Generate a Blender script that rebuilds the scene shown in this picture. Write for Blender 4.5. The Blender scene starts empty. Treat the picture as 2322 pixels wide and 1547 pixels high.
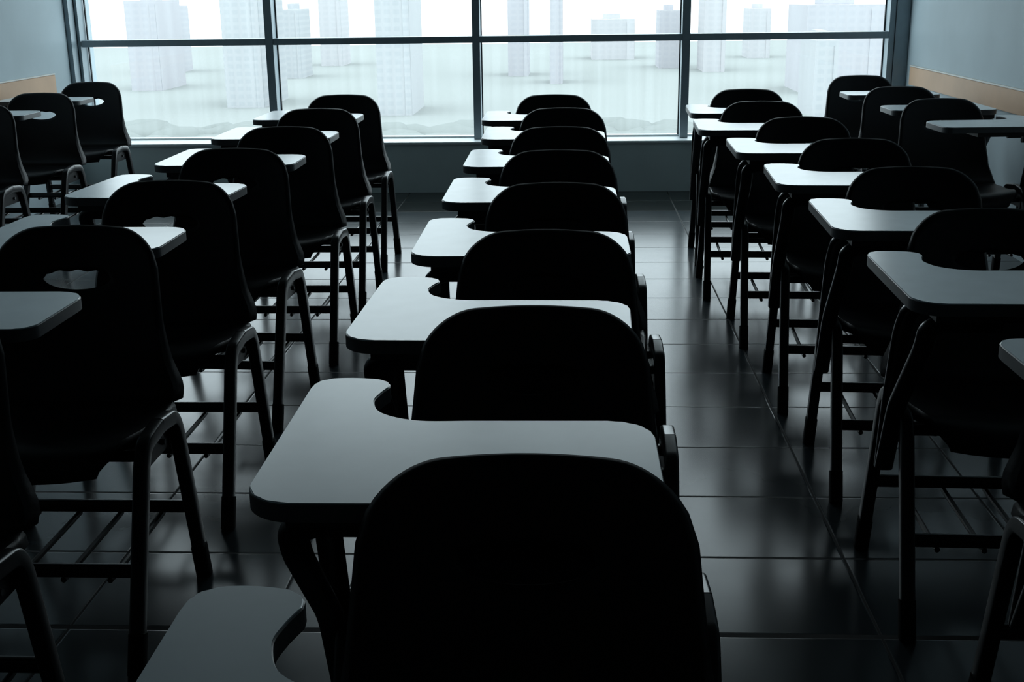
import bpy, bmesh, math, random
from mathutils import Vector, Matrix, noise

S = bpy.context.scene
C = S.collection

# ---------------------------------------------------------------- camera
CAM_H = 1.35
F_PX, PITCH, YAW, ROLL = 2707.42, 0.2856, 0.0503, 0.0135
cd = bpy.data.cameras.new('camera')
cam = bpy.data.objects.new('camera', cd)
C.objects.link(cam)
cd.sensor_width = 36.0
cd.lens = F_PX / 2322 * 36.0
cd.clip_start, cd.clip_end = 0.05, 9000
c_, s_ = math.cos(YAW), math.sin(YAW)
fwd = Vector((-s_ * math.cos(PITCH), c_ * math.cos(PITCH), -math.sin(PITCH)))
rgt = Vector((c_, s_, 0.0))
dwn = fwd.cross(rgt)
cr, sr = math.cos(ROLL), math.sin(ROLL)
r2 = cr * rgt + sr * dwn
d2 = -sr * rgt + cr * dwn
M = Matrix((r2, -d2, -fwd)).transposed().to_4x4()
M.translation = (0, 0, CAM_H)
cam.matrix_world = M
S.camera = cam

# ---------------------------------------------------------------- world: flat white overcast
w = bpy.data.worlds.new('overcast_sky')
S.world = w
w.use_nodes = True
bg = w.node_tree.nodes['Background']
bg.inputs[0].default_value = (0.80, 0.94, 1.0, 1)
bg.inputs[1].default_value = 1.0

S.view_settings.view_transform = 'Standard'
S.view_settings.look = 'None'
S.view_settings.gamma = 1.0
S.view_settings.exposure = 1.8
S.view_settings.use_curve_mapping = False
try:
    S.cycles.use_denoising = True
    S.cycles.denoiser = 'OPENIMAGEDENOISE'
except Exception:
    pass

# room numbers
XL, XR = -3.46, 2.28          # side walls
YW, YN = 8.28, -2.2           # window wall (room face), wall behind the camera
YF = 8.42                     # window frame front face
ZC = 3.48                     # ceiling
ZS = 0.35                     # sill
ZH = 3.34                     # window head

# sky portal: marks the window opening for sampling the world light
pl = bpy.data.lights.new('window_portal', 'AREA')
pl.shape = 'RECTANGLE'; pl.size = XR - XL; pl.size_y = ZH - ZS
po = bpy.data.objects.new('window_portal', pl)
C.objects.link(po)
po.location = ((XL + XR) / 2, YF + 0.30, (ZS + ZH) / 2)
po.rotation_euler = (math.radians(-90), 0, 0)
pl.cycles.is_portal = True


# ---------------------------------------------------------------- materials
def mat(name, col=(0.5, 0.5, 0.5), rough=0.5, metal=0.0, spec=0.5, var=0.0, scale=30.0, bump=0.0, coat=0.0):
    m = bpy.data.materials.new(name)
    m.use_nodes = True
    nt = m.node_tree
    b = nt.nodes['Principled BSDF']
    b.inputs['Base Color'].default_value = (*col, 1)
    b.inputs['Roughness'].default_value = rough
    b.inputs['Metallic'].default_value = metal
    b.inputs['Specular IOR Level'].default_value = spec
    b.inputs['Coat Weight'].default_value = coat
    if var or bump:
        tc = nt.nodes.new('ShaderNodeTexCoord')
        n = nt.nodes.new('ShaderNodeTexNoise')
        n.inputs['Scale'].default_value = scale
        n.inputs['Detail'].default_value = 6
        nt.links.new(tc.outputs['Object'], n.inputs['Vector'])
        if var:
            mr = nt.nodes.new('ShaderNodeMapRange')
            mr.inputs[1].default_value = 0.3; mr.inputs[2].default_value = 0.7
            mr.inputs[3].default_value = 1 - var; mr.inputs[4].default_value = 1 + var
            nt.links.new(n.outputs[0], mr.inputs[0])
            mx = nt.nodes.new('ShaderNodeVectorMath'); mx.operation = 'SCALE'
            mx.inputs[0].default_value = col
            nt.links.new(mr.outputs[0], mx.inputs['Scale'])
            nt.links.new(mx.outputs[0], b.inputs['Base Color'])
        if bump:
            bp = nt.nodes.new('ShaderNodeBump')
            bp.inputs['Strength'].default_value = bump
            bp.inputs['Distance'].default_value = 0.002
            nt.links.new(n.outputs[0], bp.inputs['Height'])
            nt.links.new(bp.outputs[0], b.inputs['Normal'])
    return m


M_SHELL = mat('black_plastic', (0.006, 0.007, 0.009), 0.42, spec=0.28, bump=0.15, scale=400)
M_FRAME = mat('dark_grey_painted_steel', (0.011, 0.011, 0.013), 0.30, spec=0.55, bump=0.05, scale=300)
M_FOOT = mat('black_rubber', (0.008, 0.008, 0.009), 0.7, spec=0.2)
M_TAB = mat('light_grey_laminate', (0.70, 0.79, 0.83), 0.27, spec=0.9, var=0.05, scale=9)
M_EDGE = mat('grey_edge_band', (0.09, 0.095, 0.10), 0.4, spec=0.4)
M_PLATE = mat('dark_bracket_steel', (0.02, 0.021, 0.025), 0.45, spec=0.4)
M_WALL = mat('pale_grey_wall_paint', (0.41, 0.49, 0.53), 0.6, spec=0.3, var=0.04, scale=3, bump=0.1)
M_WALLF = mat('grey_parapet_paint', (0.76, 0.84, 0.83), 0.6, spec=0.3, var=0.05, scale=4, bump=0.1)
M_NEAR = mat('dim_rear_wall_paint', (0.06, 0.065, 0.065), 0.8, spec=0.1, var=0.04, scale=3)
M_CEIL = mat('grey_ceiling_paint', (0.15, 0.165, 0.165), 0.8, spec=0.1, var=0.04, scale=4)
M_ALU = mat('grey_window_aluminium', (0.30, 0.37, 0.41), 0.42, metal=0.2, spec=0.5, var=0.05, scale=20)
M_GASKET = mat('black_window_gasket', (0.012, 0.014, 0.018), 0.6)
M_SILL = mat('white_sill_paint', (0.72, 0.77, 0.78), 0.4, var=0.03, scale=8)
M_WOOD = mat('pale_orange_wood_rail', (0.58, 0.36, 0.22), 0.5, spec=0.35, var=0.07, scale=5)
M_CAP = mat('pale_rail_capping', (0.62, 0.62, 0.58), 0.4)

# floor tiles
TX0, TSX, TY0, TSY = 0.673, 0.4465, 2.3265, 0.3704


def floor_mat():
    m = bpy.data.materials.new('glossy_grey_floor_tiles')
    m.use_nodes = True
    nt = m.node_tree; N = nt.nodes; L = nt.links
    b = N['Principled BSDF']
    tc = N.new('ShaderNodeTexCoord')
    sp = N.new('ShaderNodeSeparateXYZ')
    L.new(tc.outputs['Object'], sp.inputs[0])

    def mth(op, a, bb=None, clamp=False):
        n = N.new('ShaderNodeMath'); n.operation = op; n.use_clamp = clamp
        for i, v in enumerate((a, bb)):
            if v is None: continue
            if isinstance(v, (int, float)): n.inputs[i].default_value = v
            else: L.new(v, n.inputs[i])
        return n.outputs[0]

    def axis(src, off, step):
        t = mth('DIVIDE', mth('SUBTRACT', src, off), step)
        fl = mth('ROUND', t)
        d = mth('MULTIPLY', mth('ABSOLUTE', mth('SUBTRACT', t, fl)), step)   # distance to the joint
        return t, fl, d
    tx, fx, dx = axis(sp.outputs[0], TX0, TSX)
    ty, fy, dy = axis(sp.outputs[1], TY0, TSY)
    # the one wide movement joint
    dwide = mth('SUBTRACT', mth('ABSOLUTE', mth('SUBTRACT', sp.outputs[1], TY0)), 0.0055)
    d = mth('MINIMUM', mth('MINIMUM', dx, dy), dwide)
    mask = N.new('ShaderNodeMapRange'); mask.interpolation_type = 'SMOOTHSTEP'
    mask.inputs[1].default_value = 0.0022; mask.inputs[2].default_value = 0.0042
    L.new(d, mask.inputs[0])
    bev = N.new('ShaderNodeMapRange'); bev.interpolation_type = 'SMOOTHSTEP'
    bev.inputs[1].default_value = 0.0015; bev.inputs[2].default_value = 0.007
    L.new(d, bev.inputs[0])
    # tile id tone
    wn = N.new('ShaderNodeTexWhiteNoise'); wn.noise_dimensions = '2D'
    cb = N.new('ShaderNodeCombineXYZ')
    L.new(mth('FLOOR', tx), cb.inputs[0]); L.new(mth('FLOOR', ty), cb.inputs[1])
    L.new(cb.outputs[0], wn.inputs['Vector'])
    ns = N.new('ShaderNodeTexNoise'); ns.inputs['Scale'].default_value = 5; ns.inputs['Detail'].default_value = 7
    L.new(tc.outputs['Object'], ns.inputs['Vector'])
    tone = mth('ADD', mth('MULTIPLY', wn.outputs['Value'], 0.12), mth('MULTIPLY', ns.outputs[0], 0.35))
    tone = mth('ADD', tone, 0.76)
    vm = N.new('ShaderNodeVectorMath'); vm.operation = 'SCALE'
    vm.inputs[0].default_value = FLOOR_COL
    L.new(tone, vm.inputs['Scale'])
    mix = N.new('ShaderNodeMix'); mix.data_type = 'RGBA'
    L.new(mask.outputs[0], mix.inputs[0])
    mix.inputs[6].default_value = (0.008, 0.010, 0.011, 1)
    L.new(vm.outputs[0], mix.inputs[7])
    # the two tile rows along the window wall get a darker base colour
    far_rows = N.new('ShaderNodeMapRange'); far_rows.inputs[1].default_value = TY0 + 14 * TSY - 0.003; far_rows.inputs[2].default_value = TY0 + 14 * TSY + 0.003
    L.new(sp.outputs[1], far_rows.inputs[0])
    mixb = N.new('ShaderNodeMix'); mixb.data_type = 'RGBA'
    L.new(far_rows.outputs[0], mixb.inputs[0]); L.new(mix.outputs[2], mixb.inputs[6]); mixb.inputs[7].default_value = (0.008, 0.010, 0.009, 1)
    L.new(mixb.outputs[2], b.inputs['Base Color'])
    rr = N.new('ShaderNodeMapRange')
    rr.inputs[3].default_value = 0.75; rr.inputs[4].default_value = FLOOR_ROUGH
    L.new(mask.outputs[0], rr.inputs[0])
    L.new(mth('ADD', rr.outputs[0], mth('MULTIPLY', ns.outputs[0], 0.06)), b.inputs['Roughness'])
    b.inputs['Specular IOR Level'].default_value = FLOOR_SPEC
    bp = N.new('ShaderNodeBump'); bp.inputs['Strength'].default_value = 0.2
    bp.inputs['Distance'].default_value = 0.002
    L.new(bev.outputs[0], bp.inputs['Height'])
    L.new(bp.outputs[0], b.inputs['Normal'])
    return m


FLOOR_COL = (0.033, 0.043, 0.049)
FLOOR_ROUGH = 0.165
FLOOR_SPEC = 0.31
M_FLOOR = floor_mat()


def glass_mat():
    m = bpy.data.materials.new('window_glass')
    m.use_nodes = True
    nt = m.node_tree; N = nt.nodes; L = nt.links
    N.clear()
    out = N.new('ShaderNodeOutputMaterial')
    tr = N.new('ShaderNodeBsdfTransparent'); tr.inputs[0].default_value = (0.975, 0.985, 0.985, 1)
    gl = N.new('ShaderNodeBsdfGlossy'); gl.inputs['Roughness'].default_value = 0.02
    tl = N.new('ShaderNodeBsdfTranslucent'); tl.inputs[0].default_value = (0.9, 0.95, 0.96, 1)
    m1 = N.new('ShaderNodeMixShader'); m2 = N.new('ShaderNodeMixShader')
    m1.inputs[0].default_value = 0.04
    # faint vertical dust streaks
    tc = N.new('ShaderNodeTexCoord'); mp = N.new('ShaderNodeMapping')
    mp.inputs['Scale'].default_value = (22, 22, 0.7)
    ns = N.new('ShaderNodeTexNoise'); ns.inputs['Scale'].default_value = 1.0; ns.inputs['Detail'].default_value = 5
    mr = N.new('ShaderNodeMapRange')
    mr.inputs[1].default_value = 0.35; mr.inputs[2].default_value = 0.8
    mr.inputs[3].default_value = 0.005; mr.inputs[4].default_value = 0.045
    L.new(tc.outputs['Object'], mp.inputs[0]); L.new(mp.outputs[0], ns.inputs['Vector'])
    L.new(ns.outputs[0], mr.inputs[0]); L.new(mr.outputs[0], m2.inputs[0])
    L.new(tr.outputs[0], m1.inputs[1]); L.new(gl.outputs[0], m1.inputs[2])
    L.new(m1.outputs[0], m2.inputs[1]); L.new(tl.outputs[0], m2.inputs[2])
    L.new(m2.outputs[0], out.inputs[0])
    return m


M_GLASS = glass_mat()


def facade_mat(name, col, dark, sx, sz):
    m = bpy.data.materials.new(name)
    m.use_nodes = True
    nt = m.node_tree; N = nt.nodes; L = nt.links
    b = N['Principled BSDF']; b.inputs['Roughness'].default_value = 0.9
    b.inputs['Specular IOR Level'].default_value = 0.0
    tc = N.new('ShaderNodeTexCoord'); sp = N.new('ShaderNodeSeparateXYZ'); L.new(tc.outputs['Object'], sp.inputs[0])
    bx = N.new('ShaderNodeMath'); bx.operation = 'PINGPONG'; bx.inputs[1].default_value = sx; L.new(sp.outputs[0], bx.inputs[0])
    bz = N.new('ShaderNodeMath'); bz.operation = 'PINGPONG'; bz.inputs[1].default_value = sz; L.new(sp.outputs[2], bz.inputs[0])
    gx = N.new('ShaderNodeMath'); gx.operation = 'GREATER_THAN'; gx.inputs[1].default_value = sx * 0.35; L.new(bx.outputs[0], gx.inputs[0])
    gz = N.new('ShaderNodeMath'); gz.operation = 'GREATER_THAN'; gz.inputs[1].default_value = sz * 0.45; L.new(bz.outputs[0], gz.inputs[0])
    a = N.new('ShaderNodeMath'); a.operation = 'MULTIPLY'; L.new(gx.outputs[0], a.inputs[0]); L.new(gz.outputs[0], a.inputs[1])
    mx = N.new('ShaderNodeMix'); mx.data_type = 'RGBA'; L.new(a.outputs[0], mx.inputs[0])
    mx.inputs[6].default_value = (*col, 1); mx.inputs[7].default_value = (*dark, 1)
    L.new(mx.outputs[2], b.inputs['Base Color'])
    return m


# ---------------------------------------------------------------- helpers
def obj(name, bm, m, parent=None, smooth=True, angle=40):
    me = bpy.data.meshes.new(name)
    bmesh.ops.recalc_face_normals(bm, faces=bm.faces[:])
    bm.to_mesh(me); bm.free()
    o = bpy.data.objects.new(name, me)
    C.objects.link(o)
    me.materials.append(m)
    if smooth:
        me.shade_smooth()
        me.set_sharp_from_angle(angle=math.radians(angle))
    if parent: o.parent = parent
    return o


def box(bm, x0, x1, y0, y1, z0, z1, bev=0.0):
    vs = [bm.verts.new((x, y, z)) for x in (x0, x1) for y in (y0, y1) for z in (z0, z1)]
    fs = [(0, 1, 3, 2), (4, 6, 7, 5), (0, 4, 5, 1), (2, 3, 7, 6), (0, 2, 6, 4), (1, 5, 7, 3)]
    faces = [bm.faces.new([vs[i] for i in f]) for f in fs]
    if bev > 0:
        es = list({e for f in faces for e in f.edges})
        bmesh.ops.bevel(bm, geom=es, offset=bev, segments=2, affect='EDGES')


def rrect(wd, ht, r, n=3):
    pts = []
    for cx, cy, a0 in ((wd / 2 - r, ht / 2 - r, 0), (-wd / 2 + r, ht / 2 - r, 90), (-wd / 2 + r, -ht / 2 + r, 180), (wd / 2 - r, -ht / 2 + r, 270)):
        for i in range(n + 1):
            a = math.radians(a0 + 90 * i / n)
            pts.append((cx + r * math.cos(a), cy + r * math.sin(a)))
    return pts


def round_path(pts, rad, n=5):
    """polyline with its inner corners rounded"""
    P = [Vector(p) for p in pts]
    out = [P[0]]
    for i in range(1, len(P) - 1):
        a, b, c = P[i - 1], P[i], P[i + 1]
        u, v = (a - b), (c - b)
        r = min(rad, u.length * 0.48, v.length * 0.48)
        p0, p1 = b + u.normalized() * r, b + v.normalized() * r
        for k in range(n + 1):
            t = k / n
            out.append((1 - t) ** 2 * p0 + 2 * t * (1 - t) * b + t * t * p1)
    out.append(P[-1])
    return out


def sweep(bm, path, prof, side=Vector((1, 0, 0))):
    """profile (a along side, b along normal) swept along path"""
    path = [Vector(p) for p in path]
    rings = []
    n = len(path)
    sd = side.copy()
    for i, p in enumerate(path):
        t = (path[min(i + 1, n - 1)] - path[max(i - 1, 0)]).normalized()
        sd = (sd - t * sd.dot(t))
        if sd.length < 1e-4: sd = Vector((0, 1, 0))
        sd.normalize()
        nm = t.cross(sd).normalized()
        rings.append([bm.verts.new(p + sd * a + nm * b) for a, b in prof])
    k = len(prof)
    for i in range(n - 1):
        for j in range(k):
            bm.faces.new((rings[i][j], rings[i][(j + 1) % k], rings[i + 1][(j + 1) % k], rings[i + 1][j]))
    bm.faces.new(rings[0][::-1]); bm.faces.new(rings[-1])


def extrude_poly(bm, pts, z0, z1):
    lo = [bm.verts.new((x, y, z0)) for x, y in pts]
    hi = [bm.verts.new((x, y, z1)) for x, y in pts]
    bm.faces.new(hi); bm.faces.new(lo[::-1])
    n = len(pts)
    for i in range(n):
        bm.faces.new((lo[i], lo[(i + 1) % n], hi[(i + 1) % n], hi[i]))


def struct(name, bm, m, **k):
    o = obj(name, bm, m, **k)
    if not o.parent: o['kind'] = 'structure'
    return o


# ---------------------------------------------------------------- room shell
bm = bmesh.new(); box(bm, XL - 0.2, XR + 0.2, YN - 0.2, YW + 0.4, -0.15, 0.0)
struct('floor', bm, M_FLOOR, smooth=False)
bm = bmesh.new(); box(bm, XL - 0.2, XR + 0.2, YN - 0.2, YW + 0.5, ZC, ZC + 0.15)
struct('ceiling', bm, M_CEIL, smooth=False)
bm = bmesh.new(); box(bm, XL - 0.15, XL, YN, YW + 0.5, 0, ZC)
struct('wall_left', bm, M_WALL, smooth=False)
bm = bmesh.new(); box(bm, XR, XR + 0.15, YN, YW + 0.5, 0, ZC)
struct('wall_right', bm, M_WALL, smooth=False)
bm = bmesh.new(); box(bm, XL, XR, YN - 0.15, YN, 0, ZC)
struct('wall_rear', bm, M_NEAR, smooth=False)
bm = bmesh.new()
box(bm, XL, XR, YW, YW + 0.42, 0, ZS - 0.02)
box(bm, XL, XR, YW, YW + 0.42, ZH, ZC)
struct('wall_window', bm, M_WALLF, smooth=False)
bm = bmesh.new(); box(bm, XL + 0.001, XR - 0.001, YW - 0.012, YW + 0.42, ZS - 0.02, ZS, 0.004)
o = struct('trim_1', bm, M_SILL)
o['label'] = 'white painted window sill along the low wall under the glazing'
# wood chair rails on the side walls
for i, (x0, x1, yend, zt, zb) in enumerate(((XR - 0.018, XR, 8.26, 0.832, 0.712), (XL, XL + 0.018, 8.02, 0.850, 0.722))):
    bm = bmesh.new(); box(bm, x0, x1, -1.9, yend, zb, zt, 0.003)
    o = struct('trim_%d' % (2 + i), bm, M_WOOD)
    o['label'] = ('pale orange wood rail along the right wall', 'pale orange wood rail along the left wall')[i]
    bm = bmesh.new()
    e = 0.004
    if i == 0: box(bm, x0 - e, x1, -1.9, yend, zt, zt + 0.008, 0.002)
    else: box(bm, x0, x1 + e, -1.9, yend, zt, zt + 0.008, 0.002)
    obj('rail_capping', bm, M_CAP, o)

# ---------------------------------------------------------------- window
win = bpy.data.objects.new('window_1', None); C.objects.link(win)
win.location = ((XL + XR) / 2, YF, ZS)
win['kind'] = 'structure'
win['label'] = 'wide grey aluminium window with three mullions and a low transom'
W0 = win.location
FD = 0.155                    # frame depth


def wobj(name, bm, m, par=win):
    o = obj(name, bm, m, None, smooth=False)
    o.data.transform(Matrix.Translation(-W0))
    o.parent = par
    return o


mull = [(-2.106, -2.052), (-0.670, -0.618), (0.764, 0.818)]
PL, PR = -3.402, 2.150        # inner faces of the side posts
for x0, x1 in mull:
    bm = bmesh.new(); box(bm, x0, x1, YF, YF + FD, ZS, ZH, 0.002)
    wobj('mullion', bm, M_ALU)
bm = bmesh.new()
box(bm, XL, XL + 0.03, YF - 0.10, YF + FD, ZS, ZH, 0.003); box(bm, XL + 0.033, PL - 0.006, YF, YF + FD, ZS, ZH, 0.003)
wobj('side_post', bm, M_ALU)
bm = bmesh.new()
box(bm, PR, 2.188, YF, YF + FD, ZS, ZH, 0.003); box(bm, 2.191, XR, YF - 0.02, YF + FD, ZS, ZH, 0.003)
wobj('side_post', bm, M_ALU)
ZT0, ZT1 = 1.008, 1.052
ZU0, ZU1 = 2.16, 2.205
edges = [PL] + [e for m_ in mull for e in m_] + [PR]
bays = [(edges[0], edges[1]), (edges[2], edges[3]), (edges[4], edges[5]), (edges[6], edges[7])]
for zt0, zt1 in ((ZT0, ZT1), (ZU0, ZU1)):
    for a, b in bays:
        bm = bmesh.new(); box(bm, a + 0.0005, b - 0.0005, YF + 0.002, YF + FD, zt0, zt1, 0.002)
        wobj('transom', bm, M_ALU)
bm = bmesh.new()
for a, b in bays:
    box(bm, a, b, YF + 0.10, YF + FD, ZS, ZS + 0.012, 0.002)
    box(bm, a, b, YF, YF + FD, ZH - 0.03, ZH, 0.002)
wobj('frame_rail', bm, M_SILL)
rows = [(ZS + 0.012, ZT0), (ZT1, ZU0), (ZU1, ZH - 0.03)]
for a, b in bays:
    for z0, z1 in rows:
        bm = bmesh.new(); box(bm, a + 0.002, b - 0.002, YF + 0.125, YF + 0.131, z0 + 0.001, z1 - 0.001)
        pane = wobj('glass_pane', bm, M_GLASS)
        bm = bmesh.new(); g = 0.008
        box(bm, a + 0.0005, a + g, YF + 0.110, YF + 0.124, z0 + 0.0005, z1 - 0.0005)
        box(bm, b - g, b - 0.0005, YF + 0.110, YF + 0.124, z0 + 0.0005, z1 - 0.0005)
        wobj('gasket', bm, M_GASKET, pane)

# ---------------------------------------------------------------- chair
YO = 0.38        # chair origin sits this far in front of the top of the back


def make_chair(hand=1):
    """chair faces -Y; hand=1 puts the tablet support at x<0, hand=-1 mirrors it"""
    root = bpy.data.objects.new('tablet_arm_chair', None)
    C.objects.link(root)

    # ---- backrest
    prof = [(-0.004, 0.819), (-0.012, 0.790), (-0.022, 0.757), (-0.036, 0.706), (-0.052, 0.650), (-0.072, 0.580), (-0.094, 0.515),
            (-0.112, 0.476), (-0.130, 0.452), (-0.152, 0.438)]

    def prof_y(z):
        for (ya, za), (yb, zb) in zip(prof, prof[1:]):
            if z >= zb:
                t = (za - z) / (za - zb)
                return ya + (yb - ya) * t
        return prof[-1][0]

    def side_w(z):
        k = [(0.82, 0.180), (0.75, 0.187), (0.69, 0.193), (0.60, 0.202), (0.52, 0.215), (0.47, 0.234), (0.438, 0.240)]
        if z >= 0.82: return 0.180
        for (za, wa), (zb, wb) in zip(k, k[1:]):
            if z >= zb:
                t = (za - z) / (za - zb)
                return wa + (wb - wa) * t
        return 0.240

    NC = 44
    cols = [-1 + 2 * i / NC for i in range(NC + 1)]
    cols = [math.copysign(abs(c) ** 0.93, c) for c in cols]
    a_, hw = 0.088, 0.080

    def ztop(s):
        x = abs(s) * 0.183
        x0 = 0.183 - a_
        crown = 0.819 - 0.006 * (x / 0.183) ** 2
        if x <= x0: return crown
        return crown - 0.078 * (1 - math.sqrt(max(0, 1 - ((x - x0) / a_) ** 2)))

    ZM = 0.708

    def slot(x):
        ax = abs(x)
        if ax >= hw: return ZM, ZM
        q = 1 - (ax / hw) ** 2
        up = ZM + 0.018 * q ** 0.22 + 0.0022 * math.cos(x / 0.0225 * math.pi) * min(1, 4 * q)
        dn = ZM - 0.025 * q ** 0.55
        return up, dn

    bm = bmesh.new()
    NU, ND = 8, 16
    grid = []
    for s in cols:
        zt = ztop(s)
        xs = s * 0.19
        up, dn = slot(xs)
        colv = []
        zr = [zt + (up - zt) * i / NU for i in range(NU + 1)]
        zr2 = [dn + (0.438 - dn) * (i / ND) for i in range(ND + 1)]
        same = abs(up - dn) < 1e-6

        def V(z):
            x = s * side_w(z)
            y = prof_y(z) - 0.026 * abs(s) ** 2.2 * max(0.0, min(1, (z - 0.438) / 0.12))
            return bm.verts.new((x, y + YO, z))
        va = [V(z) for z in zr]
        vb = [V(z) for z in zr2]
        if same:
            bm.verts.remove(vb[0]); vb[0] = va[-1]
        grid.append((va, vb))
    for i in range(NC):
        (a0, b0), (a1, b1) = grid[i], grid[i + 1]
        for arr0, arr1 in ((a0, a1), (b0, b1)):
            for j in range(len(arr0) - 1):
                q = [arr0[j], arr1[j], arr1[j + 1], arr0[j + 1]]
                bm.faces.new(q)
    # rolled flange round the outer edge, deeper towards the seat
    outer = [v for v in grid[0][1][::-1]] + [v for v in grid[0][0][::-1][1:]] + [g[0][0] for g in grid[1:-1]] + grid[-1][0][:] + grid[-1][1][1:]
    cen = Vector((0, 0, 0.62))
    ring1, ring2 = [], []
    for v in outer:
        o_ = Vector((v.co.x, 0, max(0, v.co.z - 0.70)))
        o_ = o_.normalized() if o_.length > 1e-6 else Vector((0, 0, 1))
        deep = 0.010 + 0.022 * max(0.0, min(1.0, (0.62 - v.co.z) / 0.16))
        ring1.append(bm.verts.new(v.co + o_ * 0.004 + Vector((0, deep * 0.35, 0))))
        ring2.append(bm.verts.new(v.co + o_ * (0.006 + deep * 0.25) + Vector((0, deep, 0))))
    for i in range(len(outer) - 1):
        bm.faces.new((outer[i], outer[i + 1], ring1[i + 1], ring1[i]))
        bm.faces.new((ring1[i], ring1[i + 1], ring2[i + 1], ring2[i]))
    back = obj('backrest', bm, M_SHELL, root, angle=60)
    sm = back.modifiers.new('thickness', 'SOLIDIFY'); sm.thickness = 0.005; sm.offset = 0

    # ---- seat
    sp = [(-0.152, 0.438), (-0.180, 0.428), (-0.230, 0.422), (-0.290, 0.421), (-0.350, 0.426), (-0.400, 0.433), (-0.440, 0.434), (-0.468, 0.428),
          (-0.488, 0.414), (-0.500, 0.396), (-0.505, 0.380)]
    sw = [0.240, 0.241, 0.240, 0.237, 0.234, 0.230, 0.222, 0.212, 0.198, 0.184, 0.176]
    bm = bmesh.new()
    g2 = []
    for k, ((y, z), wd) in enumerate(zip(sp, sw)):
        row = []
        for s in cols:
            lift = 0.016 * abs(s) ** 2.6 * (1 if k > 1 else 0.4 * k)
            lift *= 1 - max(0, (k - 6) / 4) * 0.6
            crn = 0.020 * abs(s) ** 3 * max(0, (k - 5) / 5)
            row.append(bm.verts.new((s * wd, y + YO + crn, z + lift)))
        g2.append(row)
    for k in range(len(sp) - 1):
        for i in range(NC):
            bm.faces.new((g2[k][i], g2[k][i + 1], g2[k + 1][i + 1], g2[k + 1][i]))
    for e_ in (0, -1):
        sg = -1 if e_ == 0 else 1
        r0 = [g2[k][e_] for k in range(len(sp))]
        fd = [1.0 if k < 5 else max(0.12, 1 - (k - 5) / 5.0) for k in range(len(r0))]
        r1 = [bm.verts.new(v.co + Vector((sg * 0.004 * f, 0.004 * (1 - f), -0.006 * f))) for v, f in zip(r0, fd)]
        r2_ = [bm.verts.new(v.co + Vector((sg * 0.007 * f, 0.010 * (1 - f), -0.024 * f))) for v, f in zip(r0, fd)]
        for i in range(len(r0) - 1):
            bm.faces.new((r0[i], r0[i + 1], r1[i + 1], r1[i]))
            bm.faces.new((r1[i], r1[i + 1], r2_[i + 1], r2_[i]))
    seat = obj('seat', bm, M_SHELL, root, angle=60)
    sm = seat.modifiers.new('thickness', 'SOLIDIFY'); sm.thickness = 0.005; sm.offset = 0

    # ---- legs: flat oval tube, front and rear halves of one arch on each side
    HX = 0.267
    tube = rrect(0.029, 0.034, 0.006)
    cap = rrect(0.034, 0.042, 0.012)
    for sx in (-1, 1):
        for nm, foot, knee, k2 in (('front', -0.605, (-0.447, 0.405), (-0.425, 0.438)), ('rear', -0.160, (-0.222, 0.405), (-0.245, 0.438))):
            pts = [(sx * (HX + (0.014 if nm == 'rear' else 0.004)), foot + YO, 0.004), (sx * HX, knee[0] + YO, knee[1]), (sx * HX, k2[0] + YO, k2[1]), (sx * HX, -0.335 + YO, 0.448)]
            bm = bmesh.new()
            sweep(bm, round_path(pts, 0.030), tube)
            leg = obj('leg', bm, M_FRAME, root)
            a = Vector(pts[0]); a.z = 0.0; d = (Vector(pts[1]) - Vector(pts[0])).normalized()
            bm = bmesh.new()
            sweep(bm, [a, a + d * 0.006, a + d * 0.085], cap)
            obj('foot_cap', bm, M_FOOT, leg)
        bm = bmesh.new()
        x0 = sx * HX
        box(bm, x0 - sx * 0.010 - 0.004, x0 - sx * 0.010 + 0.004, -0.430 + YO, -0.238 + YO, 0.372, 0.432, 0.002)
        obj('side_plate', bm, M_FRAME, root)
        bm = bmesh.new()
        bmesh.ops.create_cone(bm, cap_ends=True, segments=12, radius1=0.008, radius2=0.006, depth=0.008,
                              matrix=Matrix.Translation((x0 - sx * 0.003, -0.30 + YO, 0.398)) @ Matrix.Rotation(math.pi / 2, 4, 'Y'))
        obj('bolt', bm, M_EDGE, root)
    # ---- rails under the seat
    rail = rrect(0.028, 0.022, 0.008)
    for y in (-0.395, -0.262):
        bm = bmesh.new()
        sweep(bm, [(-HX + 0.008, y + YO, 0.402), (HX - 0.008, y + YO, 0.402)], rail, Vector((0, 1, 0)))
        obj('seat_rail', bm, M_FRAME, root)
    # ---- book basket: two stretchers and five rods
    bar = rrect(0.018, 0.030, 0.007)
    yf, yr, zb = -0.528 + 0.016, -0.189 + 0.005, 0.190
    for y in (yf, yr):
        bm = bmesh.new()
        sweep(bm, [(-HX, y + YO, zb), (HX, y + YO, zb)], bar, Vector((0, 1, 0)))
        obj('stretcher', bm, M_FRAME, root)
    for x in (-0.20, -0.10, 0.0, 0.10, 0.20):
        bm = bmesh.new()
        circ = [(0.0065 * math.cos(t * math.pi / 4), 0.0065 * math.sin(t * math.pi / 4)) for t in range(8)]
        sweep(bm, round_path([(x, yf - 0.006 + YO, zb - 0.020), (x, yf + 0.03 + YO, zb - 0.021), (x, yr - 0.03 + YO, zb - 0.021), (x, yr + 0.006 + YO, zb - 0.020)], 0.02), circ)
        obj('basket_rod', bm, M_FRAME, root)

    # ---- tablet support: two bent tubes from the arch up to the mounting plate
    h = hand
    flat = rrect(0.040, 0.022, 0.009)
    X0 = -0.288
    bm = bmesh.new()
    pts = [(X0, -0.352, 0.295), (X0, -0.425, 0.470), (X0, -0.598, 0.655), (X0, -0.618, 0.698), (X0 + 0.03, -0.620, 0.710), (X0 + 0.14, -0.620, 0.710)]
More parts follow.
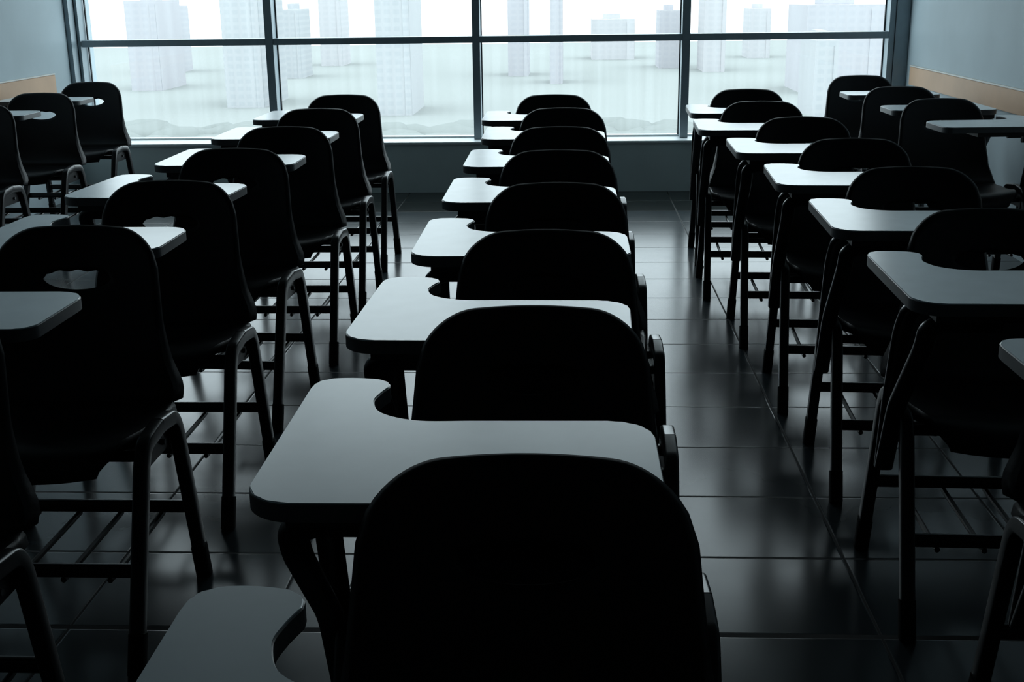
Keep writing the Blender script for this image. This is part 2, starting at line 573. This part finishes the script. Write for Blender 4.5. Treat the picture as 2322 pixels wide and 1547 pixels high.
    sweep(bm, round_path([(h * x, y + YO, z) for x, y, z in pts], 0.035), flat)
    pts = [(X0, -0.345, 0.295), (X0, -0.372, 0.470), (X0, -0.420, 0.640), (X0 + 0.006, -0.450, 0.694), (X0 + 0.04, -0.465, 0.710), (X0 + 0.14, -0.470, 0.710)]
    sweep(bm, round_path([(h * x, y + YO, z) for x, y, z in pts], 0.035), flat)
    sup = obj('tablet_support', bm, M_FRAME, root)
    bm = bmesh.new()
    pl_ = [(-0.285, -0.658), (0.06, -0.658), (0.06, -0.43), (-0.24, -0.42), (-0.285, -0.34)]
    pl_ = [(h * x, y + YO) for x, y in pl_]
    extrude_poly(bm, pl_, 0.7215, 0.7405)
    obj('mounting_plate', bm, M_PLATE, root, smooth=False)

    # ---- writing tablet
    def arc(cx, cy, r, a0, a1, n=9):
        return [(cx + r * math.cos(math.radians(a0 + (a1 - a0) * i / n)), cy + r * math.sin(math.radians(a0 + (a1 - a0) * i / n))) for i in range(n + 1)]

    pts = []
    pts += arc(-0.312 + 0.062, -0.685 + 0.058, 0.060, 180, 270)
    pts += arc(0.200 - 0.04, -0.685 + 0.04, 0.04, 270, 360)
    pts += arc(0.200 - 0.062, -0.400 - 0.062, 0.062, 0, 90)
    # concave belly notch running up into the wing
    P0 = [Vector((-0.05, -0.402)), Vector((-0.13, -0.402)), Vector((-0.185, -0.372)), Vector((-0.206, -0.322)), Vector((-0.203, -0.285)), Vector((-0.193, -0.250))]

    def cr_spline(P, n=6):
        out = []
        Q = [P[0] * 2 - P[1]] + P + [P[-1] * 2 - P[-2]]
        for i in range(1, len(Q) - 2):
            for k in range(n):
                t = k / n
                p0, p1, p2, p3 = Q[i - 1], Q[i], Q[i + 1], Q[i + 2]
                out.append(0.5 * ((2 * p1) + (p2 - p0) * t + (2 * p0 - 5 * p1 + 4 * p2 - p3) * t * t + (3 * p1 - p0 - 3 * p2 + p3) * t ** 3))
        out.append(P[-1])
        return out
    pts += [(v.x, v.y) for v in cr_spline(P0)]
    pts += [(v.x, v.y) for v in cr_spline([Vector((-0.194, -0.236)), Vector((-0.207, -0.219)), Vector((-0.235, -0.211)), Vector((-0.265, -0.209)), Vector((-0.292, -0.214)), Vector((-0.308, -0.232)), Vector((-0.312, -0.262))], 4)]
    pts = [(h * (x - (0.022 if h > 0 else -0.012)), y + YO) for x, y in pts]
    if h < 0: pts = pts[::-1]
    ZT = 0.767
    bm = bmesh.new()
    extrude_poly(bm, pts, ZT - 0.026, ZT)
    top_e = [e for e in bm.edges if all(abs(v.co.z - ZT) < 1e-5 for v in e.verts)]
    bmesh.ops.bevel(bm, geom=top_e, offset=0.0015, segments=2, affect='EDGES')
    tab = obj('writing_tablet', bm, M_TAB, root, angle=50)
    # edge band: thin shell round the board
    bm = bmesh.new()
    n = len(pts)
    lo, hi = [], []
    for i in range(n):
        p = Vector(pts[i]); t = (Vector(pts[(i + 1) % n]) - Vector(pts[i - 1])).normalized()
        nrm = Vector((t.y, -t.x)) * (1 if h > 0 else 1)
        q = p + nrm * 0.0015
        lo.append((bm.verts.new((p.x, p.y, ZT - 0.026)), bm.verts.new((q.x, q.y, ZT - 0.025))))
        hi.append((bm.verts.new((p.x, p.y, ZT - 0.0020)), bm.verts.new((q.x, q.y, ZT - 0.0030))))
    for i in range(n):
        j = (i + 1) % n
        bm.faces.new((lo[i][1], lo[j][1], hi[j][1], hi[i][1]))
        bm.faces.new((hi[i][1], hi[j][1], hi[j][0], hi[i][0]))
        bm.faces.new((lo[i][0], lo[j][0], lo[j][1], lo[i][1]))
    obj('edge_band', bm, M_EDGE, tab, angle=50)
    return root


def dup(root):
    r = root.copy(); C.objects.link(r)
    for ch in [o for o in root.children]:
        c = ch.copy(); C.objects.link(c); c.parent = r
        for g in [o for o in ch.children]:
            d = g.copy(); C.objects.link(d); d.parent = c
    return r


ORD = ['nearest', 'second', 'third', 'fourth', 'fifth', 'sixth', 'seventh', 'eighth']
# each: x of the chair, y of the top of its back, small turn in degrees, label
rows_ = {}
rows_['centre'] = [(-0.050, 1.300, 0), (-0.063, 1.985, 0), (-0.062, 2.668, -1.5), (-0.038, 3.360, 0), (-0.040, 4.080, 0), (-0.040, 4.800, 0),
                   (-0.033, 5.590, 0), (-0.083, 6.320, 0)]
rows_['left'] = [(-1.212, 2.050, 0), (-1.165, 2.743, 0), (-1.168, 3.442, 0), (-1.198, 4.185, -3.0), (-1.163, 4.882, 0), (-1.185, 5.663, 0), (-1.205, 6.437, 0)]
rows_['right'] = [(1.060, 2.210, 0), (1.003, 2.915, -1.8), (1.006, 3.630, -2.6), (0.988, 4.345, -3.6), (0.957, 5.097, -2.0), (0.898, 5.847, -2.6), (0.930, 6.560, -2.4)]
rows_['far_left'] = [(-3.000, 6.030, 0), (-2.985, 6.750, 0), (-3.030, 7.600, 0)]
rows_['far_right'] = [(1.790, 5.900, 3), (1.775, 6.640, 1), (1.760, 7.510, 0)]

L_ = {
    'centre': ['black tablet arm chair nearest the camera, its back filling the bottom centre',
               'black tablet arm chair second from the camera in the centre column',
               'black tablet arm chair third from the camera in the centre column',
               'black tablet arm chair fourth from the camera in the centre column',
               'black tablet arm chair fourth from the window in the centre column',
               'black tablet arm chair third from the window in the centre column',
               'black tablet arm chair second from the window in the centre column',
               'black tablet arm chair nearest the window in the centre column'],
    'left': ['black tablet arm chair cut off at the bottom left corner, its bent leg showing',
             'black tablet arm chair left of centre, its slotted back cut by the left edge',
             'black tablet arm chair third from the camera in the column left of centre',
             'black tablet arm chair fourth from the camera in the column left of centre',
             'black tablet arm chair third from the window in the column left of centre',
             'black tablet arm chair second from the window in the column left of centre',
             'black tablet arm chair nearest the window in the column left of centre'],
    'right': ['black tablet arm chair cut off at the bottom right corner, pale tablet tip showing',
              'black tablet arm chair second from the camera in the column right of centre',
              'black tablet arm chair third from the camera in the column right of centre',
              'black tablet arm chair fourth from the camera in the column right of centre',
              'black tablet arm chair third from the window in the column right of centre',
              'black tablet arm chair second from the window in the column right of centre',
              'black tablet arm chair nearest the window in the column right of centre'],
    'far_left': ['black tablet arm chair by the left wall, cut off by the left edge',
                 'black tablet arm chair by the left wall, middle of the three there',
                 'black tablet arm chair in the window corner by the left wall, slot showing bright window'],
    'far_right': ['black left-handed tablet arm chair by the right wall, nearest of the three there',
                  'black left-handed tablet arm chair by the right wall, middle of the three there',
                  'black left-handed tablet arm chair in the window corner by the right wall'],
}
G_ = {'centre': 'chairs in the centre column', 'left': 'chairs in the column left of centre', 'right': 'chairs in the column right of centre',
      'far_left': 'chairs along the left wall', 'far_right': 'left-handed chairs along the right wall'}
proto = make_chair(1)
proto_l = make_chair(-1)
used = {1: False, -1: False}
for rk, lst in rows_.items():
    for i, (x, y, rz) in enumerate(lst):
        h = -1 if rk == 'far_right' else 1
        src = proto if h == 1 else proto_l
        o = src if not used[h] else dup(src)
        used[h] = True
        o.location = (x, y - YO, 0)
        o.rotation_euler = (0, 0, math.radians(rz))
        o['label'] = L_[rk][i]
        o['category'] = 'chair'
        o['group'] = G_[rk]

# ---------------------------------------------------------------- outside: city far below, haze put into its pale base colours
GZ = -46.0
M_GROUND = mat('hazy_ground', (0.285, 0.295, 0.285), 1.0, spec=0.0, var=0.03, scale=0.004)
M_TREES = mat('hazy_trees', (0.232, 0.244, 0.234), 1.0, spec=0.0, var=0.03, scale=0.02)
bm = bmesh.new(); box(bm, -1700, 1700, 60, 1150, GZ - 1, GZ)
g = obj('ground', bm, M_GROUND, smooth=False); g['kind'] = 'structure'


def at(px, py, D):
    """world direction through a pixel, at distance D along Y: only to read positions off the photograph"""
    v = r2 * (px - 1161) + d2 * (py - 773.5) + fwd * F_PX
    v = v / v.y * D
    return v + Vector((0, 0, CAM_H))


facs = [facade_mat('hazy_facade_lavender', (0.445, 0.430, 0.450), (0.425, 0.415, 0.438), 2.2, 1.7),  # pale facade tones carry the haze, no fog volume
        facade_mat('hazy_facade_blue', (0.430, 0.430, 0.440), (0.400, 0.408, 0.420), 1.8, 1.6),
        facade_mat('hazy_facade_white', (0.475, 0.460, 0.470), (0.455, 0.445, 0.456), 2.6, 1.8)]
blds = [  # px left, px right, py top, distance, depth, facade, label
    (279, 350, 2, 620, 40, 0, 'plain lavender tower block in haze, left window bay, widest there'),
    (353, 392, 14, 760, 30, 0, 'slim pale tower beside the wide lavender block in haze'),
    (494, 582, -30, 520, 45, 1, 'banded bluish apartment tower in haze, right side of left window bay'),
    (632, 676, 22, 700, 30, 1, 'low bluish block in haze just right of the left mullion'),
    (720, 770, -8, 820, 30, 2, 'faint white tower in haze in the second window bay'),
    (846, 925, -30, 480, 40, 1, 'tall banded bluish tower in haze in the second window bay'),
    (1150, 1196, -20, 700, 30, 0, 'lavender tower in haze beside the middle mullion'),
    (1246, 1276, -30, 640, 26, 0, 'thin lavender tower in haze in the third window bay'),
    (1342, 1440, 44, 860, 40, 2, 'wide low white block in haze in the third window bay'),
    (1496, 1545, 24, 760, 30, 0, 'lavender block in haze beside the right mullion'),
    (1600, 1650, -30, 720, 35, 2, 'faint white tower in haze at left of right window bay'),
    (1700, 1750, 20, 860, 30, 2, 'faint low white block in haze in the right window bay'),
    (1833, 2012, 12, 560, 50, 0, 'wide banded lavender block in haze, right window bay'),
    (1851, 1903, 92, 450, 30, 1, 'short bluish apartment block in haze below the wide lavender block'),
]
for (xa, xb, yt, D, dep, fi, lab) in blds:
    a = at(xa, yt, D); b = at(xb, yt, D)
    cx = (a.x + b.x) / 2; hw_ = (b.x - a.x) / 2
    zt = a.z
    bm = bmesh.new()
    box(bm, -hw_, hw_, 0, dep, 0, zt - GZ)
    # roof plant room and a corner stair core so the block is not a bare box
    box(bm, -hw_ * 0.45, hw_ * 0.35, dep * 0.3, dep * 0.7, zt - GZ, zt - GZ + 3.2)
    box(bm, hw_ * 0.62, hw_ * 0.98, -0.4, 0, 0, zt - GZ - 2.0)
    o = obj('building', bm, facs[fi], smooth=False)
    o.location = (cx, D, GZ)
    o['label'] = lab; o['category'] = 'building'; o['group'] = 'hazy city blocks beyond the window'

# belt of trees between the blocks
random.seed(4)
bm = bmesh.new()
for k in range(420):
    D = random.uniform(325, 405) if k < 420 else random.uniform(955, 995)
    x = random.uniform(-0.42, 0.36) * D
    r = random.uniform(5, 9) * (1 if k < 420 else 1.6)
    m4 = Matrix.Translation((x, D, GZ + r * (0.20 if k < 420 else 0.05))) @ Matrix.Diagonal((1.3, 1.0, random.uniform(0.40, 0.62) if k < 420 else random.uniform(0.30, 0.55), 1))
    res = bmesh.ops.create_icosphere(bm, subdivisions=2, radius=r, matrix=m4)
    for v in res['verts']:
        v.co += v.co.normalized() * 0 + noise.noise_vector(v.co * 0.12) * r * 0.28
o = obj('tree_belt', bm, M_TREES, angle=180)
o['kind'] = 'stuff'; o['label'] = 'pale green band of treetops in haze below the city blocks'; o['category'] = 'trees'
